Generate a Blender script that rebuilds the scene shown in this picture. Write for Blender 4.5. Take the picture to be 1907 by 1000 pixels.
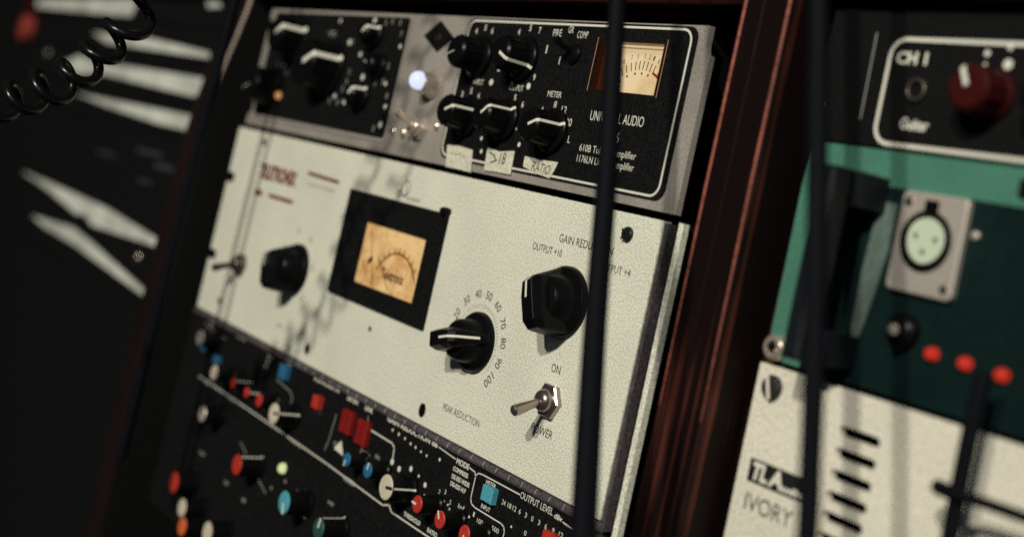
import bpy, math, random
from mathutils import Vector, Matrix

S = 0.001                      # the scene is laid out in millimetres
random.seed(7)
scene = bpy.context.scene
for o in list(bpy.data.objects):
    bpy.data.objects.remove(o)

# ------------------------------------------------------------------ camera
cam_d = bpy.data.cameras.new("camera")
cam = bpy.data.objects.new("camera", cam_d)
scene.collection.objects.link(cam)
right = Vector((0.5817386849, 0.7836313936, 0.2179494011))
down = Vector((0.0780936827, 0.2129074253, -0.9739465103))
fwd = Vector((-0.8096181070, 0.5836028335, 0.0626598243))
M = Matrix(((right.x, -down.x, -fwd.x), (right.y, -down.y, -fwd.y), (right.z, -down.z, -fwd.z)))
cam.matrix_world = Matrix.Translation(Vector((926.18, -395.262, 132.112)) * S) @ M.to_4x4()
cam_d.sensor_width = 36.0
cam_d.lens = 2498.271 / 1907 * 36.0
cam_d.shift_x = -76.547 / 1907
cam_d.shift_y = -290.043 / 1907
cam_d.clip_start = 0.01
cam_d.clip_end = 50
cam_d.dof.use_dof = True
cam_d.dof.focus_distance = 0.642
cam_d.dof.aperture_fstop = 4.6
cam_d.dof.aperture_blades = 0
scene.camera = cam

# ------------------------------------------------------------------ world and lamps
world = bpy.data.worlds.new("World")
scene.world = world
world.use_nodes = True
bg = world.node_tree.nodes["Background"]
bg.inputs[0].default_value = (0.75, 0.85, 1.0, 1)
bg.inputs[1].default_value = 0.025


def lamp(name, loc, target, size, power, col, size_y=None):
    d = bpy.data.lights.new(name, 'AREA')
    d.energy = power
    d.color = col
    d.size = size
    if size_y:
        d.shape = 'RECTANGLE'
        d.size_y = size_y
    o = bpy.data.objects.new(name, d)
    scene.collection.objects.link(o)
    o.location = Vector(loc) * S
    o.rotation_euler = (Vector(target) * S - o.location).to_track_quat('-Z', 'Y').to_euler()
    return o


tgt = (400, 0, 70)
K = 3.0
lamp("ceiling_spot", (400 + 600 * K, -1000 * K, 70 + 650 * K), tgt, 0.085, 99.0, (1.0, 0.965, 0.83))
lamp("ceiling_spot", (400 + 390 * K, -1000 * K, 70 + 520 * K), tgt, 0.085, 60.0, (1.0, 0.965, 0.83))
lamp("fill_light", (1700, -900, 900), (500, 0, 60), 0.5, 2.0, (0.72, 0.83, 1.0), 0.9)  # added bluish fill with no source in view, also reflected in the chrome

scene.render.engine = 'CYCLES'
scene.cycles.use_denoising = False
scene.cycles.use_adaptive_sampling = False
scene.cycles.max_bounces = 6
scene.cycles.sample_clamp_indirect = 4.0
scene.view_settings.view_transform = 'Standard'
scene.view_settings.look = 'None'
scene.view_settings.exposure = 0.0
scene.view_settings.gamma = 1.0
scene.view_settings.use_curve_mapping = False


# ------------------------------------------------------------------ materials
def mat(name, col, rough=0.5, metal=0.0, spec=0.5, speck=0.0, speck_scale=900, bump=0.0, coat=0.0, vary=0.0, aniso=None):
    m = bpy.data.materials.new(name)
    m.use_nodes = True
    nt = m.node_tree
    b = nt.nodes["Principled BSDF"]
    b.inputs["Base Color"].default_value = (*col, 1)
    b.inputs["Roughness"].default_value = rough
    b.inputs["Metallic"].default_value = metal
    b.inputs["Specular IOR Level"].default_value = spec
    b.inputs["Coat Weight"].default_value = coat
    b.inputs["Coat Roughness"].default_value = 0.15
    tc = nt.nodes.new("ShaderNodeTexCoord")
    src = None
    if speck or vary:
        n = nt.nodes.new("ShaderNodeTexNoise")
        n.inputs["Scale"].default_value = speck_scale
        n.inputs["Detail"].default_value = 2.0
        nt.links.new(tc.outputs["Object"], n.inputs["Vector"])
        r = nt.nodes.new("ShaderNodeMapRange")
        r.inputs[1].default_value = 0.25
        r.inputs[2].default_value = 0.75
        r.inputs[3].default_value = 1 - speck
        r.inputs[4].default_value = 1 + speck
        nt.links.new(n.outputs[0], r.inputs[0])
        n2 = nt.nodes.new("ShaderNodeTexNoise")
        n2.inputs["Scale"].default_value = 22
        n2.inputs["Detail"].default_value = 5.0
        nt.links.new(tc.outputs["Object"], n2.inputs["Vector"])
        r2 = nt.nodes.new("ShaderNodeMapRange")
        r2.inputs[1].default_value = 0.3
        r2.inputs[2].default_value = 0.7
        r2.inputs[3].default_value = 1 - vary
        r2.inputs[4].default_value = 1 + vary
        nt.links.new(n2.outputs[0], r2.inputs[0])
        mu = nt.nodes.new("ShaderNodeMath")
        mu.operation = 'MULTIPLY'
        nt.links.new(r.outputs[0], mu.inputs[0])
        nt.links.new(r2.outputs[0], mu.inputs[1])
        mx = nt.nodes.new("ShaderNodeVectorMath")
        mx.operation = 'SCALE'
        mx.inputs[0].default_value = col
        nt.links.new(mu.outputs[0], mx.inputs["Scale"])
        nt.links.new(mx.outputs[0], b.inputs["Base Color"])
        rr = nt.nodes.new("ShaderNodeMapRange")
        rr.inputs[3].default_value = max(0.05, rough - 0.12)
        rr.inputs[4].default_value = min(1.0, rough + 0.12)
        nt.links.new(n2.outputs[0], rr.inputs[0])
        nt.links.new(rr.outputs[0], b.inputs["Roughness"])
        src = n
    if bump:
        if src is None:
            src = nt.nodes.new("ShaderNodeTexNoise")
            src.inputs["Scale"].default_value = speck_scale
            nt.links.new(tc.outputs["Object"], src.inputs["Vector"])
        bp = nt.nodes.new("ShaderNodeBump")
        bp.inputs["Strength"].default_value = bump
        bp.inputs["Distance"].default_value = 0.0003
        nt.links.new(src.outputs[0], bp.inputs["Height"])
        nt.links.new(bp.outputs[0], b.inputs["Normal"])
    return m


def emit(name, col, strength, mottled=None, scale=60):
    m = mat(name, tuple(c * 0.22 for c in col), 0.3, spec=0.25)
    nt = m.node_tree
    b = nt.nodes["Principled BSDF"]
    b.inputs["Emission Color"].default_value = (*col, 1)
    b.inputs["Emission Strength"].default_value = strength
    if mottled:
        tc = nt.nodes.new("ShaderNodeTexCoord")
        n = nt.nodes.new("ShaderNodeTexNoise")
        n.inputs["Scale"].default_value = scale
        n.inputs["Detail"].default_value = 6
        n.inputs["Roughness"].default_value = 0.65
        nt.links.new(tc.outputs["Object"], n.inputs["Vector"])
        cr = nt.nodes.new("ShaderNodeValToRGB")
        cr.color_ramp.elements[0].position = 0.33
        cr.color_ramp.elements[0].color = (*mottled, 1)
        cr.color_ramp.elements[1].position = 0.56
        cr.color_ramp.elements[1].color = (*col, 1)
        nt.links.new(n.outputs[0], cr.inputs[0])
        nt.links.new(cr.outputs[0], b.inputs["Emission Color"])
    return m


def wood(name, dark, streak, lo, hi, axis='Z'):
    m = mat(name, dark, 0.5, spec=0.1)
    nt = m.node_tree
    b = nt.nodes["Principled BSDF"]
    tc = nt.nodes.new("ShaderNodeTexCoord")
    mp = nt.nodes.new("ShaderNodeMapping")
    mp.inputs["Scale"].default_value = (760, 120, 2.2) if axis == 'Z' else (2.5, 120, 330)
    nt.links.new(tc.outputs["Object"], mp.inputs[0])
    n = nt.nodes.new("ShaderNodeTexNoise")
    n.inputs["Scale"].default_value = 1.0
    n.inputs["Detail"].default_value = 3.5
    n.inputs["Roughness"].default_value = 0.6
    nt.links.new(mp.outputs[0], n.inputs["Vector"])
    cr = nt.nodes.new("ShaderNodeValToRGB")
    cr.color_ramp.elements[0].position = lo
    cr.color_ramp.elements[0].color = (*dark, 1)
    cr.color_ramp.elements[1].position = hi
    cr.color_ramp.elements[1].color = (*streak, 1)
    n3 = nt.nodes.new("ShaderNodeTexNoise")
    n3.inputs["Scale"].default_value = 9.0
    n3.inputs["Detail"].default_value = 3.0
    nt.links.new(tc.outputs["Object"], n3.inputs["Vector"])
    r3 = nt.nodes.new("ShaderNodeMapRange")
    r3.inputs[1].default_value = 0.3
    r3.inputs[2].default_value = 0.7
    r3.inputs[3].default_value = -0.1
    r3.inputs[4].default_value = 0.1
    nt.links.new(n3.outputs[0], r3.inputs[0])
    ad = nt.nodes.new("ShaderNodeMath")
    ad.operation = 'ADD'
    nt.links.new(n.outputs[0], ad.inputs[0])
    nt.links.new(r3.outputs[0], ad.inputs[1])
    nt.links.new(ad.outputs[0], cr.inputs[0])
    nt.links.new(cr.outputs[0], b.inputs["Base Color"])
    bp = nt.nodes.new("ShaderNodeBump")
    bp.inputs["Strength"].default_value = 0.3
    bp.inputs["Distance"].default_value = 0.0004
    nt.links.new(n.outputs[0], bp.inputs["Height"])
    nt.links.new(bp.outputs[0], b.inputs["Normal"])
    return m


WHITE = mat("cream_enamel", (0.67, 0.66, 0.555), 0.55, spec=0.3, speck=0.6, speck_scale=1400, bump=0.02, vary=0.06)
IVORY = mat("ivory_enamel", (0.66, 0.62, 0.52), 0.5, spec=0.3, speck=0.5, speck_scale=1000, bump=0.06, vary=0.07)
BLACK = mat("black_panel_paint", (0.0074, 0.0074, 0.008), 0.7, spec=0.04, speck=0.85, speck_scale=1100, bump=0.4)
BLACKP = mat("black_knob_plastic", (0.0036, 0.0036, 0.004), 0.3, spec=0.09)
VOID = mat("dark_interior", (0.006, 0.006, 0.006), 0.9, spec=0.05)
GREY = mat("grey_metal_panel", (0.36, 0.325, 0.29), 0.5, metal=0.25, spec=0.4, speck=0.35, speck_scale=1000, bump=0.3, vary=0.18)
GREYD = mat("dark_grey_metal", (0.075, 0.066, 0.07), 0.55, metal=0.2, spec=0.4, speck=0.6, speck_scale=600, bump=0.5, vary=0.3)
CHROME = mat("chrome", (0.72, 0.62, 0.53), 0.24, metal=0.72)
NICKEL = mat("worn_nickel", (0.36, 0.3, 0.265), 0.27, metal=0.93)
SATIN = mat("satin_silver", (0.62, 0.55, 0.49), 0.42, metal=0.55, speck=0.2, speck_scale=900)
PRINTW = mat("white_print", (0.68, 0.66, 0.57), 0.6, spec=0.2)
PRINTD = mat("dim_white_print", (0.3, 0.29, 0.27), 0.6, spec=0.2)
PRINTK = mat("black_print", (0.012, 0.011, 0.011), 0.6, spec=0.2)
PRINTR = mat("red_print", (0.16, 0.028, 0.022), 0.6, spec=0.2)
PRINTG = mat("grey_print", (0.3, 0.27, 0.235), 0.6, spec=0.2)
TAPE = mat("masking_tape", (0.6, 0.57, 0.46), 0.75, spec=0.2, speck=0.3, speck_scale=700, bump=0.6, vary=0.12)
RED = mat("red_plastic", (0.42, 0.03, 0.02), 0.45, spec=0.35, speck=0.2)
REDD = mat("dark_red_plastic", (0.2, 0.009, 0.008), 0.45, spec=0.3, speck=0.3)
MAROON = mat("maroon_knob", (0.036, 0.005, 0.0045), 0.55, spec=0.06, speck=0.3)
ORANGE = mat("orange_plastic", (0.62, 0.12, 0.035), 0.45, spec=0.3, speck=0.2)
BLUE = mat("blue_plastic", (0.02, 0.12, 0.24), 0.45, spec=0.35, speck=0.2)
CYAN = mat("pale_blue_plastic", (0.07, 0.32, 0.4), 0.45, spec=0.35, speck=0.25)
GREENK = mat("green_knob_plastic", (0.02, 0.075, 0.055), 0.45, spec=0.35, speck=0.2)
CREAMK = mat("cream_knob_plastic", (0.56, 0.5, 0.38), 0.5, spec=0.3, speck=0.2)
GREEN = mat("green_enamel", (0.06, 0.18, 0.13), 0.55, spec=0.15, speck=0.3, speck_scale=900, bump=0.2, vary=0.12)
GREENSHADE = mat("shaded_green_enamel", (0.0042, 0.0135, 0.013), 0.6, spec=0.06, speck=0.35, speck_scale=900, bump=0.2, vary=0.25)  # the green with the shadow on the lower panel put into its colour
PALEG = mat("pale_green_insert", (0.5, 0.58, 0.44), 0.5, spec=0.3, speck=0.15)
RUBBER = mat("black_rubber", (0.0042, 0.0046, 0.0066), 0.6, spec=0.04)
COILR = mat("glossy_black_vinyl", (0.004, 0.004, 0.0042), 0.24, spec=0.3)
PALESTRIP = mat("pale_strip_matte", (0.63, 0.64, 0.58), 0.7, spec=0.2, speck=0.2, speck_scale=500, vary=0.3)
WOODR = wood("red_brown_wood", (0.006, 0.003, 0.003), (0.15, 0.04, 0.027), 0.555, 0.75)
WOODH = wood("red_brown_rail_wood", (0.008, 0.004, 0.004), (0.12, 0.03, 0.02), 0.5, 0.75, 'X')
WOODD = wood("dark_walnut", (0.007, 0.004, 0.004), (0.03, 0.013, 0.011), 0.45, 0.8)
REDSHEEN = mat("red_sheen_varnish", (0.26, 0.07, 0.045), 0.5, spec=0.3, speck=0.5, speck_scale=420, vary=0.4)
EDGESHEEN = mat("sheen_edge_varnish", (0.3, 0.24, 0.2), 0.5, spec=0.3, speck=0.3, speck_scale=500, vary=0.25)
AMBER = emit("amber_meter_dial", (0.72, 0.48, 0.21), 0.86, (0.42, 0.17, 0.04), 75)
CREAMDIAL = emit("cream_meter_dial", (0.74, 0.57, 0.33), 0.86, (0.52, 0.31, 0.12), 40)
METERRED = emit("red_brown_meter_print", (0.11, 0.02, 0.006), 0.5)
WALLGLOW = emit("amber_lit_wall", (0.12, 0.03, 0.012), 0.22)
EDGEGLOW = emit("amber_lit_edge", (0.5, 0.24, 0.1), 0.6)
LEDR = emit("red_led", (0.62, 0.035, 0.018), 0.62)
LEDG = emit("pale_green_led", (0.68, 0.74, 0.36), 0.85)
LEDA = emit("amber_led", (0.65, 0.33, 0.1), 0.75)
JEWEL = emit("blue_white_jewel", (0.68, 0.73, 0.95), 1.0)


# ------------------------------------------------------------------ builders
class MB:
    def __init__(self):
        self.v, self.f, self.sm = [], [], []

    def add(self, verts, faces, smooth=False):
        k = len(self.v)
        self.v += [tuple(p) for p in verts]
        self.f += [tuple(i + k for i in f) for f in faces]
        self.sm += [smooth] * len(faces)

    def box(self, x0, x1, y0, y1, z0, z1, b=0.0):
        """y0 is the side towards the viewer; b bevels the front edges"""
        if b:
            v = [(x0, y0 + b, z0), (x1, y0 + b, z0), (x1, y0 + b, z1), (x0, y0 + b, z1),
                 (x0 + b, y0, z0 + b), (x1 - b, y0, z0 + b), (x1 - b, y0, z1 - b), (x0 + b, y0, z1 - b),
                 (x0, y1, z0), (x1, y1, z0), (x1, y1, z1), (x0, y1, z1)]
            f = [(4, 5, 6, 7), (0, 1, 5, 4), (1, 2, 6, 5), (2, 3, 7, 6), (3, 0, 4, 7),
                 (8, 9, 1, 0), (9, 10, 2, 1), (10, 11, 3, 2), (11, 8, 0, 3), (11, 10, 9, 8)]
            self.add(v, f)
            return
        v = [(x, y, z) for x in (x0, x1) for y in (y0, y1) for z in (z0, z1)]
        f = [(0, 1, 3, 2), (4, 6, 7, 5), (0, 4, 5, 1), (2, 3, 7, 6), (0, 2, 6, 4), (1, 5, 7, 3)]
        self.add(v, f)

    def poly(self, pts, y0, y1):
        """an outline in the panel plane, counter-clockwise seen from the front, given thickness"""
        a = sum(p[0] * q[1] - q[0] * p[1] for p, q in zip(pts, pts[1:] + pts[:1]))
        if a < 0:
            pts = pts[::-1]
        n = len(pts)
        v = [(x, y0, z) for x, z in pts] + [(x, y1, z) for x, z in pts]
        f = [tuple(range(n)), tuple(range(2 * n - 1, n - 1, -1))]
        f += [(i, i + n, (i + 1) % n + n, (i + 1) % n) for i in range(n)]
        self.add(v, f)

    def lathe(self, cx, cz, prof, n=40, smooth=True, sq=1.0):
        """prof: list of (radius, y) from the base to the front, turned round the panel's normal"""
        v, f = [], []
        for r, y in prof:
            for i in range(n):
                a = 2 * math.pi * i / n
                v.append((cx + r * math.cos(a), y, cz + r * sq * math.sin(a)))
        for k in range(len(prof) - 1):
            for i in range(n):
                j = (i + 1) % n
                f.append((k * n + i, k * n + j, (k + 1) * n + j, (k + 1) * n + i))
        f.append(tuple(reversed(range(n))))
        f.append(tuple(range((len(prof) - 1) * n, len(prof) * n)))
        # faces are wound so that the front cap looks towards the viewer
        self.add(v, [tuple(q) for q in f], smooth)

    def tube(self, pts, r, n=10, cap=True):
        v, f = [], []
        P = [Vector(p) for p in pts]
        up = None
        for i, p in enumerate(P):
            t = (P[min(i + 1, len(P) - 1)] - P[max(i - 1, 0)]).normalized()
            if up is None:
                up = t.orthogonal().normalized()
            up = (up - t * up.dot(t)).normalized()
            s = t.cross(up)
            rr = r[i] if isinstance(r, (list, tuple)) else r
            for k in range(n):
                a = 2 * math.pi * k / n
                v.append(p + (up * math.cos(a) + s * math.sin(a)) * rr)
        for i in range(len(P) - 1):
            for k in range(n):
                j = (k + 1) % n
                f.append((i * n + k, i * n + j, (i + 1) * n + j, (i + 1) * n + k))
        if cap:
            f.append(tuple(reversed(range(n))))
            f.append(tuple(range((len(P) - 1) * n, len(P) * n)))
        self.add(v, f, True)

    def strip(self, pts, w, y, t=0.12):
        """a printed line of width w along pts (x, z) on the plane y"""
        for (ax, az), (bx, bz) in zip(pts, pts[1:]):
            dx, dz = bx - ax, bz - az
            L = math.hypot(dx, dz)
            if L < 1e-6:
                continue
            nx, nz = -dz / L * w / 2, dx / L * w / 2
            ex, ez = dx / L * w * 0.3, dz / L * w * 0.3
            self.poly([(ax - ex - nx, az - ez - nz), (bx + ex - nx, bz + ez - nz), (bx + ex + nx, bz + ez + nz), (ax - ex + nx, az - ez + nz)], y - t, y)

    def mesh(self, me, fn):
        self.add([fn(v.co) for v in me.vertices], [tuple(p.vertices) for p in me.polygons])

    def text(self, s, x0, z0, w, h, y, ang=0.0, shear=0.0, bold=0.0, center=False):
        """letters fitted to a box w x h whose lower left corner is x0, z0"""
        cu = bpy.data.curves.new("t", 'FONT')
        cu.body = s
        cu.size = 1.0
        cu.shear = shear
        cu.offset = bold
        cu.resolution_u = 3
        o = bpy.data.objects.new("t", cu)
        me = bpy.data.meshes.new_from_object(o)
        if len(me.vertices):
            xs = [v.co.x for v in me.vertices]
            zs = [v.co.y for v in me.vertices]
            ax, bx, az, bz = min(xs), max(xs), min(zs), max(zs)
            sx = w / max(bx - ax, 1e-6)
            sz = h / max(bz - az, 1e-6)
            c, sn = math.cos(ang), math.sin(ang)
            ox, oz = (-w / 2, -h / 2) if center else (0, 0)

            def fn(p):
                a, b = (p.x - ax) * sx + ox, (p.y - az) * sz + oz
                return (x0 + a * c - b * sn, y, z0 + a * sn + b * c)
            self.mesh(me, fn)
        bpy.data.objects.remove(o)
        bpy.data.curves.remove(cu)
        bpy.data.meshes.remove(me)

    def plate(self, outer, holes, y0, y1, bevel=0.0):
        """a flat plate with holes, its front at y0"""
        cu = bpy.data.curves.new("p", 'CURVE')
        cu.dimensions = '2D'
        cu.fill_mode = 'BOTH'
        for ring in [outer] + holes:
            sp = cu.splines.new('POLY')
            sp.points.add(len(ring) - 1)
            for q, (x, z) in zip(sp.points, ring):
                q.co = (x, z, 0, 1)
            sp.use_cyclic_u = True
        t = y1 - y0
        cu.extrude = t / 2 - bevel
        if bevel:
            cu.bevel_depth = bevel
            cu.bevel_resolution = 1
            cu.offset = -bevel
        o = bpy.data.objects.new("p", cu)
        me = bpy.data.meshes.new_from_object(o)
        ym = (y0 + y1) / 2
        self.mesh(me, lambda p: (p.x, ym - p.z, p.y))
        bpy.data.objects.remove(o)
        bpy.data.curves.remove(cu)
        bpy.data.meshes.remove(me)

    def build(self, name, material, parent=None, label=None):
        me = bpy.data.meshes.new(name)
        base = Vector(parent["base"]) if parent is not None else Vector((0, 0, 0))
        if parent is None:
            xs = [p[0] for p in self.v]
            ys = [p[1] for p in self.v]
            zs = [p[2] for p in self.v]
            base = Vector(((min(xs) + max(xs)) / 2, (min(ys) + max(ys)) / 2, min(zs)))
        me.from_pydata([(Vector(p) - base) * S for p in self.v], [], self.f)
        for p, s in zip(me.polygons, self.sm):
            p.use_smooth = s
        me.materials.append(material)
        me.update()
        o = bpy.data.objects.new(name, me)
        scene.collection.objects.link(o)
        if parent is not None:
            o.parent = parent
        else:
            o.location = base * S
        o["base"] = tuple(base)
        if any(self.sm) and not all(self.sm):
            pass
        if any(self.sm):
            md = o.modifiers.new("split", 'EDGE_SPLIT')
            md.split_angle = math.radians(38)
        if label:
            o["label"] = label
        return o


def thing(name, label, cat, loc, group=None):
    o = bpy.data.objects.new(name, None)
    o.empty_display_size = 0.02
    scene.collection.objects.link(o)
    o.location = Vector(loc) * S
    o["base"] = tuple(loc)
    o["label"] = label
    o["category"] = cat
    if group:
        o["group"] = group
    return o


def tag(o, label, cat, group=None):
    o["label"] = label
    o["category"] = cat
    if group:
        o["group"] = group
    return o


def rrect(x0, z0, x1, z1, r, n=6):
    out = []
    for cx, cz, a0 in ((x1 - r, z1 - r, 0), (x0 + r, z1 - r, 90), (x0 + r, z0 + r, 180), (x1 - r, z0 + r, 270)):
        for i in range(n + 1):
            a = math.radians(a0 + 90 * i / n)
            out.append((cx + r * math.cos(a), cz + r * math.sin(a)))
    return out


def circ(cx, cz, r, n=24, sq=1.0):
    return [(cx + r * math.cos(2 * math.pi * i / n), cz + r * sq * math.sin(2 * math.pi * i / n)) for i in range(n)]


def frame_line(mb, x0, z0, x1, z1, r, w, y):
    mb.plate(rrect(x0, z0, x1, z1, r), [rrect(x0 + w, z0 + w, x1 - w, z1 - w, max(r - w, 0.2))], y - 0.15, y)


def smooth_path(pts, n=8):
    P = [Vector(p) for p in pts]
    out = []
    for i in range(len(P) - 1):
        a, b, c, d = P[max(i - 1, 0)], P[i], P[i + 1], P[min(i + 2, len(P) - 1)]
        for k in range(n):
            t = k / n
            out.append(0.5 * ((2 * b) + (c - a) * t + (2 * a - 5 * b + 4 * c - d) * t * t + (3 * b - a - 3 * c + d) * t ** 3))
    out.append(P[-1])
    return out


def screw(root, cx, cz, r, y=0.0, material=None, ang=0.6, cross=False, slot=None):
    m = MB()
    m.lathe(cx, cz, [(r, y), (r, y - r * 0.25), (r * 0.8, y - r * 0.5), (r * 0.35, y - r * 0.6)], 20)
    o = m.build("screw", material or NICKEL, root)
    s = MB()
    yy = y - r * 0.6
    L = r * 0.85
    for a in ([ang, ang + math.pi / 2] if cross else [ang]):
        s.strip([(cx - L * math.cos(a), cz - L * math.sin(a)), (cx + L * math.cos(a), cz + L * math.sin(a))], r * 0.3, yy, 0.1)
    s.build("slot", slot or PRINTK, o)
    return o


def ray(cx, cz, r, deg):
    a = math.radians(deg)
    return cx + r * math.cos(a), cz + r * math.sin(a)


# ------------------------------------------------------------------ setting: the wall behind
m = MB()
m.box(-4000, 3000, 420, 440, -2500, 2500)
o = m.build("wall", VOID)
o["kind"] = "structure"

# ------------------------------------------------------------------ the wooden rack furniture
rack = thing("studio_rack", "dark red-brown wooden studio rack that holds all the audio units", "equipment rack", (250, 150, -300))
# left cheek: its front edge swells towards the viewer lower down
m = MB()
prof = [(320, -2), (270, -3), (222, -6), (196, -10), (168, -15), (145, -18), (118, -20), (60, -22), (-120, -23), (-300, -23)]
v, f = [], []
for z, y in prof:
    v += [(-51, y, z), (-22, y, z), (-22, 260, z), (-51, 260, z)]
for i in range(len(prof) - 1):
    a, b = i * 4, i * 4 + 4
    for k in range(4):
        j = (k + 1) % 4
        f.append((a + k, b + k, b + j, a + j))
f += [(0, 1, 2, 3), tuple(reversed(range(len(prof) * 4 - 4, len(prof) * 4)))]
m.add(v, f)
lc = m.build("side_panel", WOODD, rack)
m = MB()
m.box(-21.9, -21.2, 3, 250, -300, 300)
for (z1, y1), (z0, y0) in zip(prof, prof[1:]):
    m.add([(-21.2, y1 + 1.2, z1), (-21.2, y0 + 1.2, z0), (-21.2, 3, z0), (-21.2, 3, z1)], [(0, 1, 2, 3)])
m.build("added_dark_sheet", VOID, lc)  # added black sheet that keeps the cheek's lit inner side dark
m = MB()
m.tube([(-22.4, y + 0.2, z) for z, y in prof[:7]], [1.6, 1.6, 1.6, 1.4, 1.2, 1.0, 0.5], 8)
m.build("edge_highlight", EDGESHEEN, lc)  # highlight on the glossy cheek edge, painted as a thin pale strip
# the divider between the two bays: boards with a streaky grain and open joints
for x0, x1, y0 in ((517, 529.4, -17), (530, 545.5, -18.5)):
    m = MB()
    m.box(x0, x1, y0, 260, -300, 320, 0.8)
    sp = m.build("side_panel", WOODR, rack)
    m = MB()
    xe = x0 + 1.0 if x0 < 520 else x1 - 0.9
    m.tube([(xe, y0 + 0.1, 310), (xe + 0.2, y0 + 0.05, 230), (xe - 0.1, y0, 150), (xe, y0 + 0.1, 60)], [0.75, 0.75, 0.7, 0.2], 6)
    m.build("edge_highlight", REDSHEEN, sp)  # light caught by the board's bevelled edge, put into a bright red strip
m = MB()
m.box(509, 516.4, -4, 260, -300, 320, 0.5)
m.build("rack_rail", BLACK, rack)
m = MB()
m.box(-22, 509, -8, 250, 231, 262, 1.5)
m.build("top_rail", WOODH, rack)
m = MB()
m.box(546, 900, -9, 250, 234.5, 262, 1.5)
m.build("top_rail", WOODH, rack)
m = MB()
m.box(-1150, -52, 74, 250, 247.5, 280, 1.5)
m.build("top_rail", WOODD, rack)
m = MB()
m.box(-700, 900, 254, 262, -300, 300)
m.build("back_panel", VOID, rack)

# ------------------------------------------------------------------ twin-channel valve strip at the top (black on grey)
U = thing("tube_channel_strip", "grey and black rack unit with lit cream meter and taped labels above white panel", "audio unit", (242, 100, 135))
win = (404.3, 188.4, 452.8, 213.4)
notch = [(484.2, 216.5), (481.0, 215.5), (481.0, 209.5), (484.2, 208.5)]
outer = [(8, 137), (484.2, 137), (484.2, 208.5), (481.3, 209.7), (480.3, 213), (480.3, 222.4), (8, 222.4), (8, 215.5), (13, 213.5), (13, 207.5), (8, 205.5),
         (8, 154), (13, 152), (13, 146), (8, 144)]
hole = [(win[0], win[1]), (win[2], win[1]), (win[2], win[3]), (win[0], win[3])]
m = MB()
m.plate(outer, [hole], 0.0, 3.2)
m.build("front_panel", GREY, U)
m = MB()
m.box(20, 403, 4, 240, 138, 222)
m.box(454, 470, 4, 240, 138, 222)
m.box(403, 454, 32, 240, 138, 222)
m.build("chassis", VOID, U)
# black overlays with their white outline
m = MB()
m.plate(rrect(15.5, 144.5, 213.2, 221.4, 4), [], -0.6, -0.02)
left_ov = m.build("black_plate", BLACK, U)
m = MB()
m.plate(rrect(280.5, 141.3, 474.4, 221.6, 6), [hole], -0.6, -0.02)
right_ov = m.build("black_plate", BLACK, U)
m = MB()
frame_line(m, 281.6, 142.4, 471.2, 220.6, 6.5, 1.1, -0.62)
m.build("outline", PRINTW, right_ov)
m = MB()
frame_line(m, 16.4, 142.8, 216.8, 222.2, 5, 2.1, -0.62)
m.build("outline", SATIN, left_ov)

# the recessed meter
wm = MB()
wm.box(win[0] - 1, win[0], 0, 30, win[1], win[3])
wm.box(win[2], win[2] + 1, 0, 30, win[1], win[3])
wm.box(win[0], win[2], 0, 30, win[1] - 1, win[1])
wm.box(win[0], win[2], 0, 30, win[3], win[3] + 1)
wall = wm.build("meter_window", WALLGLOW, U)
d = MB()
d.box(win[0] + 0.2, win[2] - 0.2, 8.2, 9, win[1] + 0.2, win[3] - 0.2)
dial = d.build("meter_dial", CREAMDIAL, U)
m = MB()
m.box(win[0] + 0.1, win[0] + 5.2, 6.8, 8.1, win[1] + 0.2, win[3] - 0.2)
m.build("meter_edge", WALLGLOW, wall)
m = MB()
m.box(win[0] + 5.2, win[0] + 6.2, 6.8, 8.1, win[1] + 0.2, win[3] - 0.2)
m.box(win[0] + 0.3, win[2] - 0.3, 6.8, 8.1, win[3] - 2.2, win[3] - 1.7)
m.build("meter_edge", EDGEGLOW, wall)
m = MB()
cx, cz = 429.5, 176
for i, a in enumerate([128, 121, 114, 107, 100, 94, 88, 82, 76, 70]):
    p0, p1 = ray(cx, cz, 25.5, a), ray(cx, cz, 29.5, a)
    m.strip([p0, p1], 0.45, 8.15)
    q = ray(cx, cz, 23.6, a)
    if i % 2 == 0:
        m.box(q[0] - 0.5, q[0] + 0.5, 8.0, 8.15, q[1] - 0.5, q[1] + 0.5)
for s, a in (("20", 130), ("10", 117), ("7", 106), ("5", 98), ("3", 89), ("2", 82), ("1", 76), ("0", 69)):
    q = ray(cx, cz, 32.2, a)
    m.text(s, q[0], q[1], 1.0 * len(s), 2.3, 8.0, math.radians(a - 90), center=True)
m.build("meter_scale", PRINTK, dial)
m = MB()
pts = [ray(cx, cz, 25.8, a) for a in (69, 62, 55, 48)]
m.strip(pts, 1.2, 8.12)
m.strip([ray(cx, cz, 26.5, 62), ray(cx, cz, 30.5, 62)], 0.45, 8.12)
m.build("meter_red_zone", emit("meter_red", (0.5, 0.03, 0.02), 0.35), dial)
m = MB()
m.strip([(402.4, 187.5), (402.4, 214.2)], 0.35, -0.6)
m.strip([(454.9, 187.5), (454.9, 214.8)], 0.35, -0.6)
m.build("meter_frame_line", EDGEGLOW, wall)


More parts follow.
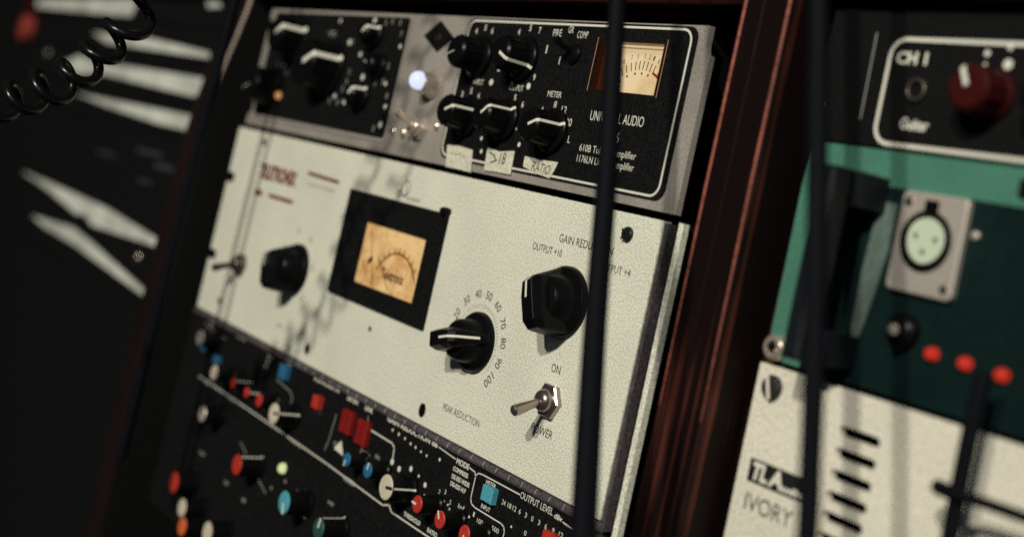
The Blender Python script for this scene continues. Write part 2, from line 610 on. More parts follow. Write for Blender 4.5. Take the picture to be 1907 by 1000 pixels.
def line_knob(root, cx, cz, r, h, sk, ang, y=-0.6, lw=1.3, material=None, pm=None, name="knob"):
    """skirted round knob whose pointer line runs over the face, down the side and out on the skirt"""
    b = MB()
    n = 48
    prof = [(sk, y), (sk, y - 2.2), (sk - 0.8, y - 3.0), (r + 0.5, y - 3.4), (r, y - h + 1.2), (r - 1.2, y - h)]
    b.lathe(cx, cz, prof, n)
    for i in range(12):
        a = ang + 15 + 30 * i
        p = ray(cx, cz, r + 0.15, a)
        b.tube([(p[0], y - 3.2, p[1]), (p[0], y - h + 2, p[1])], 0.7, 5)
    k = b.build(name, material or BLACKP, root)
    q = MB()
    a = math.radians(ang)
    dx, dz = math.cos(a), math.sin(a)
    nx, nz = -dz * lw / 2, dx * lw / 2

    def pt(rad, yy, s):
        return (cx + dx * rad + nx * s, yy, cz + dz * rad + nz * s)
    chain = [(0.5, y - h - 0.12), (r - 1.15, y - h - 0.12), (r + 0.15, y - h + 1.1), (r + 0.75, y - 3.5), (sk - 0.8, y - 3.15), (sk + 0.1, y - 2.2)]
    vs = []
    for rad, yy in chain:
        vs += [pt(rad, yy, -1), pt(rad, yy, 1)]
    q.add(vs, [(2 * i, 2 * i + 2, 2 * i + 3, 2 * i + 1) for i in range(len(chain) - 1)])
    q.build("pointer_line", pm or PRINTW, k)
    return k


# lower row and upper row of knobs on the right half
line_knob(U, 303.0, 166.5, 8.3, 17, 11.5, 21, lw=1.5)
line_knob(U, 339.0, 167.4, 8.3, 17, 11.5, 36, lw=1.5)
line_knob(U, 383.0, 165.3, 8.3, 17, 11.5, 22, lw=1.5)
line_knob(U, 343.5, 200.6, 8.6, 17, 12.0, -24, lw=1.7)
line_knob(U, 300, 199.5, 8.6, 17, 12.0, 200, lw=0.5)
# three-way switch under PRE GR COMP
m = MB()
m.lathe(386, 205.0, [(5.2, -0.6), (5.2, -2), (3.6, -3.2), (2.4, -3.4)], 24)
sw = m.build("toggle_switch", BLACKP, U)
m = MB()
m.tube([(386, -2, 205), (385, -9, 208), (384.5, -13, 210)], [1.3, 1.7, 2.1], 12)
m.build("lever", BLACKP, sw)
# knobs of the left half
line_knob(U, 66.0, 201.5, 11.5, 19, 15, 28, lw=3.2)
line_knob(U, 123.5, 183.6, 15.5, 21, 19, 24, lw=3.4)
line_knob(U, 40.0, 165.0, 12, 17, 15, 200, lw=0.4)
line_knob(U, 176.0, 207.6, 6.5, 11, 8.5, 38, lw=2.0)
line_knob(U, 176.5, 168.2, 6.5, 11, 8.5, 42, lw=2.2)
line_knob(U, 190, 188.6, 6.0, 10, 8, 160, lw=0.5)

# white print on the two black plates
m = MB()
Y = -0.66
m.text("PRE", 363.5, 213.6, 7.6, 3.7, Y)
m.text("GR", 376.3, 215.6, 4.4, 3.6, Y)
m.text("COMP", 384.6, 213.3, 8.8, 3.6, Y)
m.text("METER", 370.6, 182.2, 12.0, 3.1, Y)
m.text("8", 378.0, 176.6, 2.3, 3.8, Y)
m.text("12", 385.2, 174.6, 4.4, 3.8, Y)
m.text("20", 391.0, 168.7, 5.0, 4.0, Y)
m.text("L", 395.9, 160.6, 1.9, 3.6, Y)
m.text("4", 367.8, 174.4, 2.0, 2.4, Y)
m.text("UNIVERSAL AUDIO", 409.6, 173.2, 40.6, 4.9, Y)
m.text("6176", 424.5, 164.2, 10.6, 5.0, Y)
m.text("610B Tube Preamplifier", 406.6, 156.6, 43.4, 4.6, Y)
m.text("1176LN Limiting Amplifier", 406.4, 151.2, 43.8, 4.6, Y)
m.build("lettering", PRINTW, right_ov)
m = MB()
m.text("INPUT", 299.5, 184.2, 9.5, 3.0, Y)
m.text("OUTPUT", 335.0, 183.2, 13.0, 3.2, Y)
for s, x, z in (("4", 289.4, 212.4), ("5", 298.0, 214.6), ("6", 305.4, 213.0), ("4", 331.5, 213.2), ("5", 341.4, 215.6), ("7", 350.3, 214.6),
                ("3", 289.5, 176.2), ("5", 298.0, 178.6), ("6", 306.6, 176.4), ("4", 331.2, 175.4), ("5", 341.6, 177.9), ("6", 349.8, 174.8),
                ("9", 354.8, 189.6), ("1", 320.2, 192.6)):
    m.text(s, x, z, 1.9, 3.4, Y, bold=0.02)
m.strip([(361.2, 204.6), (361.2, 208.4)], 0.9, Y)
m.strip([(374.5, 199.2), (374.5, 203.0)], 0.55, Y)
m.strip([(346.5, 203.2), (353.4, 203.8)], 1.4, Y)
m.strip([(306.4, 201.2), (311.6, 201.8)], 1.5, Y)
m.strip([(309.2, 163.8), (312.6, 164.4)], 1.8, Y)
m.strip([(343.6, 162.6), (350.2, 163.4)], 1.1, Y)
for x, z, r in ((299.5, 203.0, 1.4), (334.6, 204.6, 1.1), (316.8, 186.3, 1.8), (336.8, 186.6, 1.4), (352.4, 186.4, 1.8), (291.5, 166.3, 1.2),
                (328.4, 165.2, 1.3), (370.2, 164.4, 1.0), (319.6, 155.4, 1.1), (355.6, 155.6, 1.3), (322.2, 148.5, 1.2), (390.4, 203.6, 0.5)):
    m.poly(circ(x, z, r, 12), Y - 0.1, Y)
m.build("scale_print", PRINTW, right_ov)
m = MB()
dots = [(73.0, 159.2, 0), (141.8, 202.1, 1), (76.1, 209.0, .4), (75.5, 203.0, .4), (121.8, 216.0, .7), (155, 213.6, .5), (169.1, 217.3, 1), (183.9, 216.5, .5), (192, 217.4, .4),
        (202.0, 216.8, .6), (206.6, 209.6, .5), (208.8, 201.9, .7), (168.3, 206.6, .9), (160.3, 194.9, .8), (170.3, 180.6, 1), (199.8, 189.4, .6), (197.5, 179.4, .6),
        (188, 178.4, .5), (201.4, 178.3, .7), (138.4, 166.1, .8), (153.4, 163.6, 1), (132.6, 162.5, .6), (144.2, 162.4, .6), (172.9, 167.0, .9), (206.3, 171.0, .5), (207.5, 164.4, .7),
        (206.5, 153.1, 1), (199.0, 150.0, .5), (58.0, 177.0, .6), (41.3, 182.7, .6), (51, 182.6, .5), (146.0, 202.6, .4), (150, 176.6, .4), (147, 171.5, .4), (151, 183.0, .4), (113, 207, .4), (118, 206.8, .4), (35, 170.4, .4)]
Yl = -0.68
for x, z, k in dots[1:]:
    if k > 0.65:
        m.poly(circ(x, z, 2.0 * k, 14), Yl - 0.1, Yl)
m.build("scale_print", PRINTW, left_ov)
m = MB()
for x, z, k in dots[1:]:
    if k <= 0.65:
        m.text(random.choice("23456789"), x, z, 2.2, 3.6, Yl, center=True, bold=0.02)
for x, z, w in ((108, 206.2, 12), (36, 154.0, 11)):
    m.text("LEVEL" if x > 100 else "GAIN", x, z, w, 2.6, Yl)
m.build("lettering", PRINTD, left_ov)
m = MB()
m.lathe(55.5, 160.5, [(2.6, -0.6), (2.6, -2), (1.6, -3.4), (0.6, -3.8)], 16)
m.build("indicator_light", LEDA, U)

# grey middle strip: diamond badge, jewel lamp and the chrome power toggle
m = MB()
m.poly([(234.0, 209.6), (249.2, 219.0), (267.6, 209.4), (252.4, 200.6)], -0.8, -0.02)
badge = m.build("diamond_badge", BLACK, U)
m = MB()
m.text("UA", 247.0, 207.6, 8.0, 3.6, -0.86)
m.build("lettering", mat("faded_badge_print", (0.05, 0.03, 0.03), 0.6), badge)
m = MB()
m.lathe(257.0, 180.8, [(8.0, -0.1), (8.0, -2.0), (6.6, -4.5), (6.4, -8.5), (5.6, -9.6), (4.6, -9.6)], 32)
jw = m.build("jewel_bezel", CHROME, U)
m = MB()
m.lathe(256.6, 181.4, [(5.4, -9.4), (5.4, -11.0), (4.9, -13.0), (3.6, -14.6), (1.6, -15.4)], 24)
m.build("jewel_lamp", JEWEL, jw)
m = MB()
m.lathe(253, 155.0, [(7.5, -0.1), (7.5, -2.4)], 6, False)
m.lathe(253, 155.0, [(5.4, -2.4), (5.4, -5.0), (4.4, -6.4), (3.2, -6.8)], 28)
tg = m.build("toggle_switch", CHROME, U)
m = MB()
m.tube([(253, -5, 155.0), (254.6, -12, 158.0), (256.6, -19.5, 161.4), (256.9, -20.5, 161.8)], [1.7, 2.0, 2.6, 2.0], 16)
m.build("lever", CHROME, tg)
m = MB()
m.lathe(236, 151.0, [(3.0, -0.1), (3.0, -1.5), (2.0, -2.4)], 18)
m.build("screw", CHROME, U)
m = MB()
m.lathe(271.5, 158.0, [(2.2, -0.1), (2.2, -1.5), (1.5, -2.2)], 18)
m.build("screw", CHROME, U)
screw(U, 222.5, 150.8, 2.6, 0.0, CHROME)

# strips of masking tape with handwriting
tapes = [([(287.6, 148.6), (300, 149.2), (314.0, 148.4), (317.2, 136.3), (304, 136.6), (290.8, 136.5), (289.6, 142)], None, "blank torn strip of masking tape"),
         ([(327.9, 151.0), (340, 150.2), (353.4, 151.9), (354.4, 139.4), (342, 139.4), (329.4, 138.9)], "18", "masking tape strip marked with two dark scribbles"),
         ([(363.6, 150.3), (378, 149.9), (392.6, 150.3), (391.0, 145.8), (388.4, 141.6), (376, 142.8), (364.0, 144.9)], "RATIO", "slanted masking tape strip with handwritten RATIO")]
for pts, word, lab in tapes:
    m = MB()
    m.poly(pts, -1.15, -0.85)
    tp = m.build("tape_label", TAPE, U, lab)
    m = MB()
    if word == "RATIO":
        m.text(word, 371.5, 143.6, 16, 5.0, -1.2, math.radians(-2), 0.25, -0.004)
    elif word:
        m.text(word, 341.5, 143.6, 6, 6.2, -1.2, math.radians(4), 0.2, 0.0)
        m.strip([(331, 149.0), (336, 147.6), (339, 145.2), (334, 143.6)], 0.7, -1.2)
    else:
        m.strip([(294, 145.0), (298, 144.2), (303, 145.0), (308, 143.6)], 0.5, -1.2)
    m.build("handwriting", PRINTK if word else PRINTG, tp)

# ------------------------------------------------------------------ the white levelling amplifier
A = thing("leveling_amplifier", "wide cream-white rack panel with square amber meter and three big black knobs", "audio unit", (240, 100, 0))


def ear_slot(x, z, s):
    w, h = 11.5 * s, 3.6
    return [(x, z + h), (x + w - 2 * s, z + h), (x + w, z + 1.6), (x + w, z - 1.6), (x + w - 2 * s, z - h), (x, z - h)]


out = [(-1.0, 0.2), (477.6, 0.2), (477.6, 133.4), (-1.0, 133.4)]
sl1 = ear_slot(-1.0, 96.5, 1)
sl2 = ear_slot(-1.0, 39.5, 1)
out += sl1 + sl2
m = MB()
m.plate(out, [], 0.0, 5.0, 0.35)
front = m.build("front_panel", WHITE, A)
m = MB()
m.box(477.75, 480.3, 1.0, 6, -4, 132.6)
m.build("hinge_strip", GREYD, A)
m = MB()
m.box(484.9, 488.2, 2.6, 6.0, -6.5, 134.0)
m.build("edge_flange", WHITE, A)
m = MB()
m.box(14, 484.4, 8, 240, 1, 134)
m.build("chassis", VOID, A)
screw(A, 455.7, 123.8, 3.6, 0, mat("blackened_screw", (0.03, 0.03, 0.03), 0.3, metal=0.7), 0.9, True)
for x, z, r in ((321.2, 7.9, 2.9), (179.7, 9.2, 2.5)):
    m = MB()
    m.lathe(x, z, [(r, -0.1), (r, -0.7), (r * 0.7, -1.2), (r * .3, -1.3)], 20, sq=1.25)
    m.build("screw", BLACKP, A)
for x, z, r in ((47.8, 126.6, 2.6), (36.4, 11.4, 2.6), (248.7, 36.4, 1.5)):
    m = MB()
    m.lathe(x, z, [(r, -0.1), (r, -0.6), (r * 0.6, -0.9)], 16)
    m.build("screw", NICKEL, A)

# the meter: a raised black bezel round an amber face
m = MB()
bx = (190.5, 47.6, 305.0, 111.4)
fx = (219.5, 58.8, 289.5, 94.6)
m.plate([(bx[0], bx[1]), (bx[2], bx[1]), (bx[2], bx[3]), (bx[0], bx[3])], [[(fx[0], fx[1]), (fx[2], fx[1]), (fx[2], fx[3]), (fx[0], fx[3])]], -2.2, -0.05, 0.3)
bez = m.build("meter_bezel", BLACK, A)
m = MB()
m.lathe(303.4, 112.6, [(2.3, -0.1), (2.3, -4.5), (1.7, -5.4)], 16)
m.build("bezel_screw", BLACKP, bez)
m = MB()
m.box(fx[0] + .05, fx[2] - .05, -1.0, -0.1, fx[1] + .05, fx[3] - .05)
face = m.build("meter_dial", AMBER, A)
m = MB()
arc = [ray(264, 57, 25.5, a) for a in range(150, 24, -6)]
m.strip(arc, 0.95, -1.02)
arc2 = [ray(264, 57, 25.5, a) for a in range(196, 150, -8)]
m.strip([p for p in arc2 if p[1] > fx[1]], 0.5, -1.02)
m.text("Teletronix", 248.5, 66.0, 26.0, 6.4, -1.04, 0, 0, 0.03)
m.strip([(231.0, 72.5), (234.0, 75.0)], 3.0, -1.02)
m.strip([(226.5, 90), (234.0, 74), (240.5, 60)], 0.5, -1.02)
for a in (140, 128, 116, 104, 92, 80, 68, 56, 44):
    m.strip([ray(264, 57, 25.5, a), ray(264, 57, 28.8, a)], 0.55, -1.02)
m.strip([ray(264, 57, 6, 138), ray(264, 57, 30, 138)], 0.5, -1.25)
m.build("meter_scale", METERRED, face)


def bar_knob(root, cx, cz, ang, k=1.0):
    """old bar knob: a round skirt, a hub, and a bar across it that ends in a pointed nose with a white line"""
    b = MB()
    b.lathe(cx, cz, [(15.4 * k, -0.1), (15.4 * k, -2.2), (14.6 * k, -3.4), (11.5 * k, -4.2), (11.2 * k, -5.2), (10.4 * k, -12.5), (9.0 * k, -14.2)], 48)
    kn = b.build("knob", BLACKP, root)
    a = math.radians(ang)
    dx, dz = math.cos(a), math.sin(a)

    def W(u, y, s):
        return (cx + (dx * u - dz * s) * k, y, cz + (dz * u + dx * s) * k)
    # cross sections along the bar: u, half width at the foot, half width at the top, y of the top
    sec = [(-14.2, 4.2, 3.0, -14.0), (-13.2, 5.4, 4.4, -20.0), (-10.0, 6.0, 4.9, -22.6), (0, 6.2, 4.9, -23.4), (6.5, 5.6, 4.2, -23.0), (9.0, 4.8, 3.4, -20.0), (13.2, 2.8, 1.6, -7.5), (14.4, 1.6, 1.0, -4.4)]
    b = MB()
    vs, fs = [], []
    for u, w0, w1, y in sec:
        ym = -3.2 + (y + 3.2) * 0.78
        vs += [W(u, -3.2, -w0), W(u, ym, -(w0 * 0.35 + w1 * 0.65)), W(u, y, -w1 * 0.72), W(u, y, w1 * 0.72), W(u, ym, (w0 * 0.35 + w1 * 0.65)), W(u, -3.2, w0)]
    n = 6
    for i in range(len(sec) - 1):
        for j in range(n - 1):
            fs.append((i * n + j, i * n + j + 1, (i + 1) * n + j + 1, (i + 1) * n + j))
    fs.append(tuple(range(n - 1, -1, -1)))
    fs.append(tuple(range((len(sec) - 1) * n, len(sec) * n)))
    b.add(vs, fs)
    g = b.build("grip_bar", BLACKP, kn)
    md = g.modifiers.new("round", 'BEVEL')
    md.width = 0.0007
    md.segments = 2
    q = MB()
    lw = 0.62
    chain = [(-0.5, -23.5), (6.5, -23.12), (9.05, -20.1), (13.3, -7.6)]
    vs = []
    for u, y in chain:
        vs += [W(u, y - 0.12, -lw), W(u, y - 0.12, lw)]
    q.add(vs, [(2 * i, 2 * i + 2, 2 * i + 3, 2 * i + 1) for i in range(len(chain) - 1)])
    q.build("pointer_line", PRINTW, kn)
    return kn


bar_knob(A, 357.0, 52.4, 17)
bar_knob(A, 421.0, 85.6, 112, 1.12)
bar_knob(A, 140.5, 52.0, 100, 1.08)


def bat_toggle(root, cx, cz, tip, k=1.0, nutmat=None):
    b = MB()
    b.lathe(cx, cz, [(8.6 * k, -0.1), (8.6 * k, -2.6 * k), (7.9 * k, -3.2 * k)], 6, False)
    nut = b.build("toggle_switch", nutmat or NICKEL, root)
    b = MB()
    b.lathe(cx, cz, [(5.4 * k, -3.1 * k), (5.4 * k, -5.2 * k), (4.4 * k, -7.0 * k), (2.8 * k, -7.8 * k)], 28)
    b.build("bushing", nutmat or NICKEL, nut)
    b = MB()
    p0, p1 = Vector((cx, -5 * k, cz)), Vector(tip)
    dr = (p1 - p0).normalized()
    pts = [p0, p0.lerp(p1, 0.5), p0.lerp(p1, 0.86), p1 - dr * 0.6, p1, p1 + dr * 0.5]
    b.tube(pts, [1.7 * k, 2.2 * k, 2.75 * k, 2.55 * k, 1.9 * k, 0.8 * k], 20)
    b.build("lever", nutmat or NICKEL, nut)
    return nut


bat_toggle(A, 426.8, 39.6, (428.6, -22.0, 33.6))
bat_toggle(A, 57.5, 40.8, (54.0, -19.0, 35.2), 0.95, mat("dark_nickel", (0.1, 0.08, 0.075), 0.3, metal=0.8))

m = MB()
Y = -0.06
m.text("GAIN REDUCTION", 405.8, 112.6, 42.0, 3.9, Y)
m.text("OUTPUT +10", 385.8, 105.6, 24.6, 3.6, Y)
m.text("OUTPUT +4", 439.5, 105.2, 23.6, 3.6, Y)
m.text("ON", 421.7, 52.6, 7.0, 4.0, Y)
m.text("POWER", 416.4, 23.0, 17.0, 4.0, Y)
m.text("PEAK REDUCTION", 339.6, 12.9, 35.0, 3.5, Y, bold=-0.004)
for s, a in (("0", 206), ("10", 181), ("20", 156), ("30", 131), ("40", 106), ("50", 82.5), ("60", 58), ("70", 33.5), ("80", 10), ("90", -14), ("100", -39.5)):
    q = ray(355.2, 52.4, 24.4, a)
    m.text(s, q[0], q[1], 2.75 * len(s), 4.3, Y, math.radians(a - 90), center=True)
m.build("lettering", PRINTK, front)
m = MB()
for a in range(-40, 208, 5):
    m.strip([ray(355.6, 52.4, 17.6, a), ray(355.6, 52.4, 19.4, a)], 0.22, Y)
for s, a in (("0", 206), ("20", 156), ("40", 106), ("60", 58), ("80", 10), ("100", -39.5)):
    q = ray(137.5, 52.4, 24.4, a)
    m.text(s, q[0], q[1], 2.4 * len(s), 3.8, Y, math.radians(a - 90), center=True)
m.text("GAIN", 130, 13.0, 10, 3.2, Y)
# small ornamental emblem with a signature line above the meter
m.strip([ray(252.5, 119.6, 4.6, a) for a in range(-60, 320, 20)], 0.7, Y)
m.strip([(250.0, 127.0), (251.8, 122.5), (254.6, 117.5), (252.0, 114.6), (247.4, 117.2), (248.8, 121.0)], 0.9, Y)
m.strip([(244.0, 115.6), (247.0, 117.8), (246.2, 113.6), (249.0, 115.2)], 1.2, Y)
m.text("emme", 255.0, 113.2, 15.5, 2.0, Y, 0, 0.4, 0.02)
m.text("LEVELING AMPLIFIER", 128.0, 105.4, 39.0, 2.6, Y)
m.build("fine_print", PRINTG, front)
m = MB()
m.text("TELETRONIX", 50.5, 101.8, 60.5, 10.8, Y, 0, 0, 0.06)
m.strip([(126.0, 113.8), (169.4, 112.9)], 2.2, Y)
m.strip([(52, 91.9), (62, 91.9)], 4.0, Y)
m.strip([(75, 92.2), (112, 92.4)], 2.6, Y)
m.build("logo_print", PRINTR, front)

m = MB()
rs = random.Random(3)
for i in range(26):
    x, z = rs.choice([(357, 52), (421, 86), (140, 52), (427, 40), (455, 124), (321, 8), (300, 70)])
    x += rs.uniform(-34, 34)
    z = min(128, max(4, z + rs.uniform(-34, 34)))
    a = rs.uniform(0, 3.1)
    l = rs.uniform(1, 5)
    m.strip([(x, z), (x + l * math.cos(a), z + l * math.sin(a))], rs.uniform(0.12, 0.3), -0.02, 0.03)
m.build("scuff", mat("scuffed_enamel", (0.42, 0.4, 0.33), 0.6), front)

# ------------------------------------------------------------------ the black producer channel below
P = thing("channel_processor", "black rack unit under the white panel, crowded with red, blue and cream knobs", "audio unit", (240, 100, -140))
m = MB()
m.plate([(-6, -142), (484, -142), (484, -5.4), (-6, -5.4)], [], 0.4, 3.4)
panel = m.build("front_panel", BLACK, P)
m = MB()
m.box(8, 470, 8, 240, -140, -7)
m.build("chassis", VOID, P)
# rounded metal lip along its top with small creases
m = MB()
v, f = [], []
xs = [-4, 479.5]
seg = 8
for x in xs:
    for i in range(seg + 1):
        a = math.pi * i / seg
        v.append((x, 2.0 - 2.6 * math.sin(a), -2.9 + 2.35 * math.cos(a)))
for i in range(seg):
    f.append((i, i + 1, seg + 2 + i, seg + 1 + i))
f += [tuple(range(seg, -1, -1)), tuple(range(seg + 1, 2 * seg + 2))]
m.add(v, f, True)
lip = m.build("top_lip", GREYD, P)
m = MB()
for i in range(30):
    x = 150 + i * 11.2
    pts = [(x + 0.5 * math.sin(t * 3), 2.0 - 2.72 * math.sin(math.pi * t), -2.9 + 2.42 * math.cos(math.pi * t)) for t in (0.18, 0.3, 0.42, 0.55)]
    m.tube(pts, 0.16, 5)
m.build("crease", GREY, lip)
m = MB()
m.lathe(481.5, -8.6, [(3.6, 0.3), (3.6, -0.8), (2.4, -1.4)], 20)
m.build("screw", NICKEL, P)

Y = 0.34
m = MB()
m.text("OUTPUT LEVEL", 419.0, -8.4, 26.2, 3.2, Y)
m.text("dBv", 446.6, -8.9, 6.2, 2.3, Y, bold=0.02)
m.text("MODE", 361.6, -8.8, 11.8, 2.9, Y, bold=0.03)
m.text("GAIN REDUCTION dB", 288.0, -6.6, 54.0, 3.2, Y, bold=0.03)
m.text("COMPRESS", 360.0, -12.8, 14.2, 2.4, Y, bold=0.03)
m.text("DE-ESS WIDE", 360.4, -16.6, 16.6, 2.4, Y, bold=0.03)
m.text("DE-ESS H.F", 360.6, -20.2, 14.4, 2.3, Y, bold=0.03)
m.text("METER", 390.0, -10.6, 8.6, 2.2, Y, bold=0.01)
m.text("INPUT", 390.3, -22.2, 7.9, 2.2, Y, bold=0.01)
for s, x in (("24", 406.0), ("18", 410.9), ("12", 415.2), ("6", 420.4), ("3", 425.5), ("0", 430.8), ("3", 436.2), ("6", 441.6), ("9", 447.4), ("12", 452.6)):
    m.text(s, x, -15.4, 1.5 * len(s), 2.4, Y)
for s, x, z, w in (("Inf.", 371.6, -28.2, 6.4), ("1", 385.4, -28.0, 1.2), ("100", 389.6, -29.6, 5.0), ("500", 402.6, -29.0, 6.0), ("0", 427.8, -23.0, 1.8), ("2", 352.0, -27.2, 1.4), ("3", 357.2, -25.6, 1.4), ("5", 363.4, -29.0, 1.4), ("8", 364.0, -32.6, 1.4)):
    m.text(s, x, z, w, 2.3, Y)
m.text("THRESHOLD", 325.0, -47.2, 17.0, 2.4, Y, bold=0.03)
m.text("RATIO", 349.6, -47.6, 9.5, 2.4, Y, bold=0.03)
m.text("INPUT", 157.0, -5.4, 7.0, 2.4, Y, bold=0.02)
m.text("EQUALISER IN", 196.0, -6.4, 33.0, 2.8, Y, bold=0.03)
m.text("LISTEN", 240.0, -7.0, 13.0, 2.8, Y, bold=0.03)
m.text("LINK", 262.0, -7.2, 9.5, 2.8, Y, bold=0.03)
m.strip([(343.5, -5.6), (360.4, -6.9)], 0.55, Y)
m.strip([(374.0, -7.3), (379.4, -8.0), (380.6, -9.8)], 0.6, Y)
m.strip([(453.6, -8.6), (462.2, -9.4)], 0.5, Y)
m.strip([(418.4, -7.0), (386.0, -7.2), (382.4, -7.6), (380.6, -9.4), (380.6, -20.6), (382.2, -22.8), (385.4, -23.6), (409.0, -23.8), (411.8, -24.6), (413.0, -26.6), (413.0, -40)], 0.6, Y)
m.strip([(268.8, -15.6), (298.6, -16.2), (301.6, -17.8), (302.4, -23.4)], 0.8, Y)
m.strip([(31, -43.6), (116.6, -44.4), (234.3, -46.3), (303, -48.6), (309, -46.6), (313, -49.2), (345, -49.4), (440, -49.4)], 0.75, Y)
for x, z, r in ((354.0, -30.2, .8), (358.4, -29.2, .8), (362.6, -29.6, .6), (377.2, -28.8, .7), (382.6, -29.2, .7), (386.2, -32.6, .6), (388.4, -34, .6), (396, -29.8, .6), (399.4, -29.6, .7), (346.6, -11.2, .9),
                (311, -26.6, 1.6), (302.6, -25.2, 1.7), (322.2, -23.2, 1.5), (331, -24.4, .8), (338.6, -26.8, 1.4), (340, -32, .8), (417.4, -22.6, .6), (316.5, -11.4, .8), (322, -11.8, .8), (328, -12.4, .7), (334, -12.8, .7), (310, -10.4, .8), (303, -10.0, .9), (296, -9.6, .8)):
    m.poly(circ(x, z, r, 10), Y - 0.1, Y)
m.build("lettering", PRINTW, panel)
m = MB()
for s, x, z, w, h in (("MIC", 28, -6.8, 7, 2.2), ("PHASE", 76, -6.0, 14, 2.4), ("IN", 128, -8.4, 7, 2.6), ("48V", 127, -11.6, 6, 2.2), ("LOW", 126, -14.8, 5, 2.0), ("GAIN", 40, -45.4, 12, 2.0), ("Hz", 85, -46.2, 11, 2.2), ("FREQ", 184, -47.4, 15, 2.2), ("dB", 256, -49.0, 14, 2.6),
                      ("PEAK", 205, -22.6, 8, 3), ("Q", 236, -35, 5, 3), ("kHz", 270, -30.0, 9, 2.4), ("ON", 284, -28.4, 5, 2.4), ("6", 188, -71, 3, 2.2), ("10", 206, -72, 5, 2.2), ("4", 172, -80, 3, 2.2), ("HMF", 245, -66, 7, 2.2), ("IN", 250, -86, 6, 2.2), ("18", 108, -96, 6, 2.4), ("dB", 138, -98, 6, 2.4), ("LMF", 60, -90, 9, 2.2)):
    m.text(s, x, z, w, h, Y, bold=0.02)
for pts in ([(148, -17.5), (170, -20), (175, -24), (172, -28)], [(118, -66), (150, -78), (168, -84)], [(267.6, -9.6), (270.6, -17), (268, -30)], [(232, -18), (230, -34), (228, -40)], [(20, -8), (48, -10.5), (58, -11)]):
    m.strip(pts, 0.55, Y)
m.build("faint_print", PRINTD, panel)


def cap_knob(cx, cz, r, capm, ang, h=14.0, line=True, tick=PRINTK, body=BLACKP):
    b = MB()
    b.lathe(cx, cz, [(r * 1.25, 0.3), (r * 1.25, -1.2), (r * 1.08, -2.0), (r * 1.02, -h + 0.6), (r * 0.98, -h)], 36)
    k = b.build("knob", body, P)
    b = MB()
    b.lathe(cx, cz, [(r * 0.97, -h - 0.05), (r * 0.97, -h - 0.4), (r * 0.9, -h - 0.8), (r * 0.4, -h - 0.9)], 36)
    b.build("cap", capm, k)
    a = math.radians(ang)
    dx, dz = math.cos(a), math.sin(a)
    b = MB()
    b.strip([(cx + dx * r * 0.15, cz + dz * r * 0.15), (cx + dx * r * 0.92, cz + dz * r * 0.92)], r * 0.24, -h - 0.95)
    b.build("pointer_tick", tick, k)
    if line:
        b = MB()
        lw = max(0.35, r * 0.07)
        vs = []
        for rad, yy in ((r * 1.03, -h + 0.2), (r * 1.12, -2.0), (r * 1.3, -1.2)):
            for s in (-1, 1):
                vs.append((cx + dx * rad - dz * lw * s, yy, cz + dz * rad + dx * lw * s))
        b.add(vs, [(0, 2, 3, 1), (2, 4, 5, 3)])
        b.build("pointer_line", PRINTW, k)
    return k


cap_knob(325.4, -32.8, 6.7, CREAMK, 10)
cap_knob(183.2, -31.4, 6.4, CREAMK, 15)
cap_knob(86.2, -29.4, 5.0, CREAMK, 15, line=False, tick=CREAMK)
cap_knob(354.4, -32.4, 4.5, RED, 180, 12, False, PRINTW)
cap_knob(376.8, -33.0, 4.5, RED, 120, 12, False, PRINTW)
cap_knob(399.4, -32.6, 4.5, RED, -60, 12, False, PRINTW)
for x, z, a in ((113.8, -29.2, 30), (136.2, -30.0, 10), (155.8, -30.1, -90)):
    cap_knob(x, z, 3.5 if x < 150 else 4.2, RED, a, 12, x < 140, RED)
cap_knob(274.9, -32.8, 3.9, BLUE, -110, 11, False, PRINTW)
cap_knob(299.0, -31.6, 4.3, BLUE, 80, 11, False, PRINTW)
cap_knob(152.3, -71.7, 6.4, RED, 60, 15, True, RED)
cap_knob(223.1, -73.0, 6.6, CYAN, -70, 15, True, PRINTW, BLACKP)
cap_knob(268.6, -73.2, 6.0, GREENK, 80, 15, True, PRINTW)
cap_knob(64.0, -109.7, 7.0, RED, 60, 14, False, RED)
cap_knob(85.8, -119.9, 6.0, CREAMK, 60, 14, False, CREAMK)
cap_knob(92.6, -130.2, 6.0, ORANGE, 90, 14, False, ORANGE)
cap_knob(131.2, -120.9, 6.5, CREAMK, 60, 14, False, CREAMK)
cap_knob(83.0, -57.8, 5.4, SATIN, 100, 14, False, BLACKP)
cap_knob(46.6, -14.4, 5.6, GREY, 100, 12, False, GREYD)


def button(x0, x1, z0, z1, material, h=4.0):
    b = MB()
    b.box(x0, x1, -h, 0.3, z0, z1, 0.5)
    return b.build("push_button", material, P)


button(392.8, 401.8, -17.4, -9.9, CYAN, 3.4)
button(445.2, 453.6, -24.0, -14.6, RED, 3.4)
button(206.6, 213.6, -20.2, -12.6, RED, 4)
button(243.4, 255.0, -24.4, -11.4, REDD, 3)
button(262.6, 274.2, -25.6, -12.2, REDD, 3)
button(155.4, 164.0, -14.6, -5.8, BLUE, 4)
button(32.2, 38.0, -25.4, -20.0, BLUE, 4)
button(55.0, 60.5, -28.5, -23.2, BLUE, 4)
m = MB()
m.poly([(239.0, -36.0), (250.0, -36.8), (244.6, -30.0)], -0.2, 0.35)
m.build("triangle_mark", PRINTW, panel)
m = MB()
m.lathe(184.2, -63.7, [(3.1, 0.3), (3.1, -1.4), (2.3, -2.8), (0.8, -3.4)], 20)
m.build("indicator_light", LEDG, P)

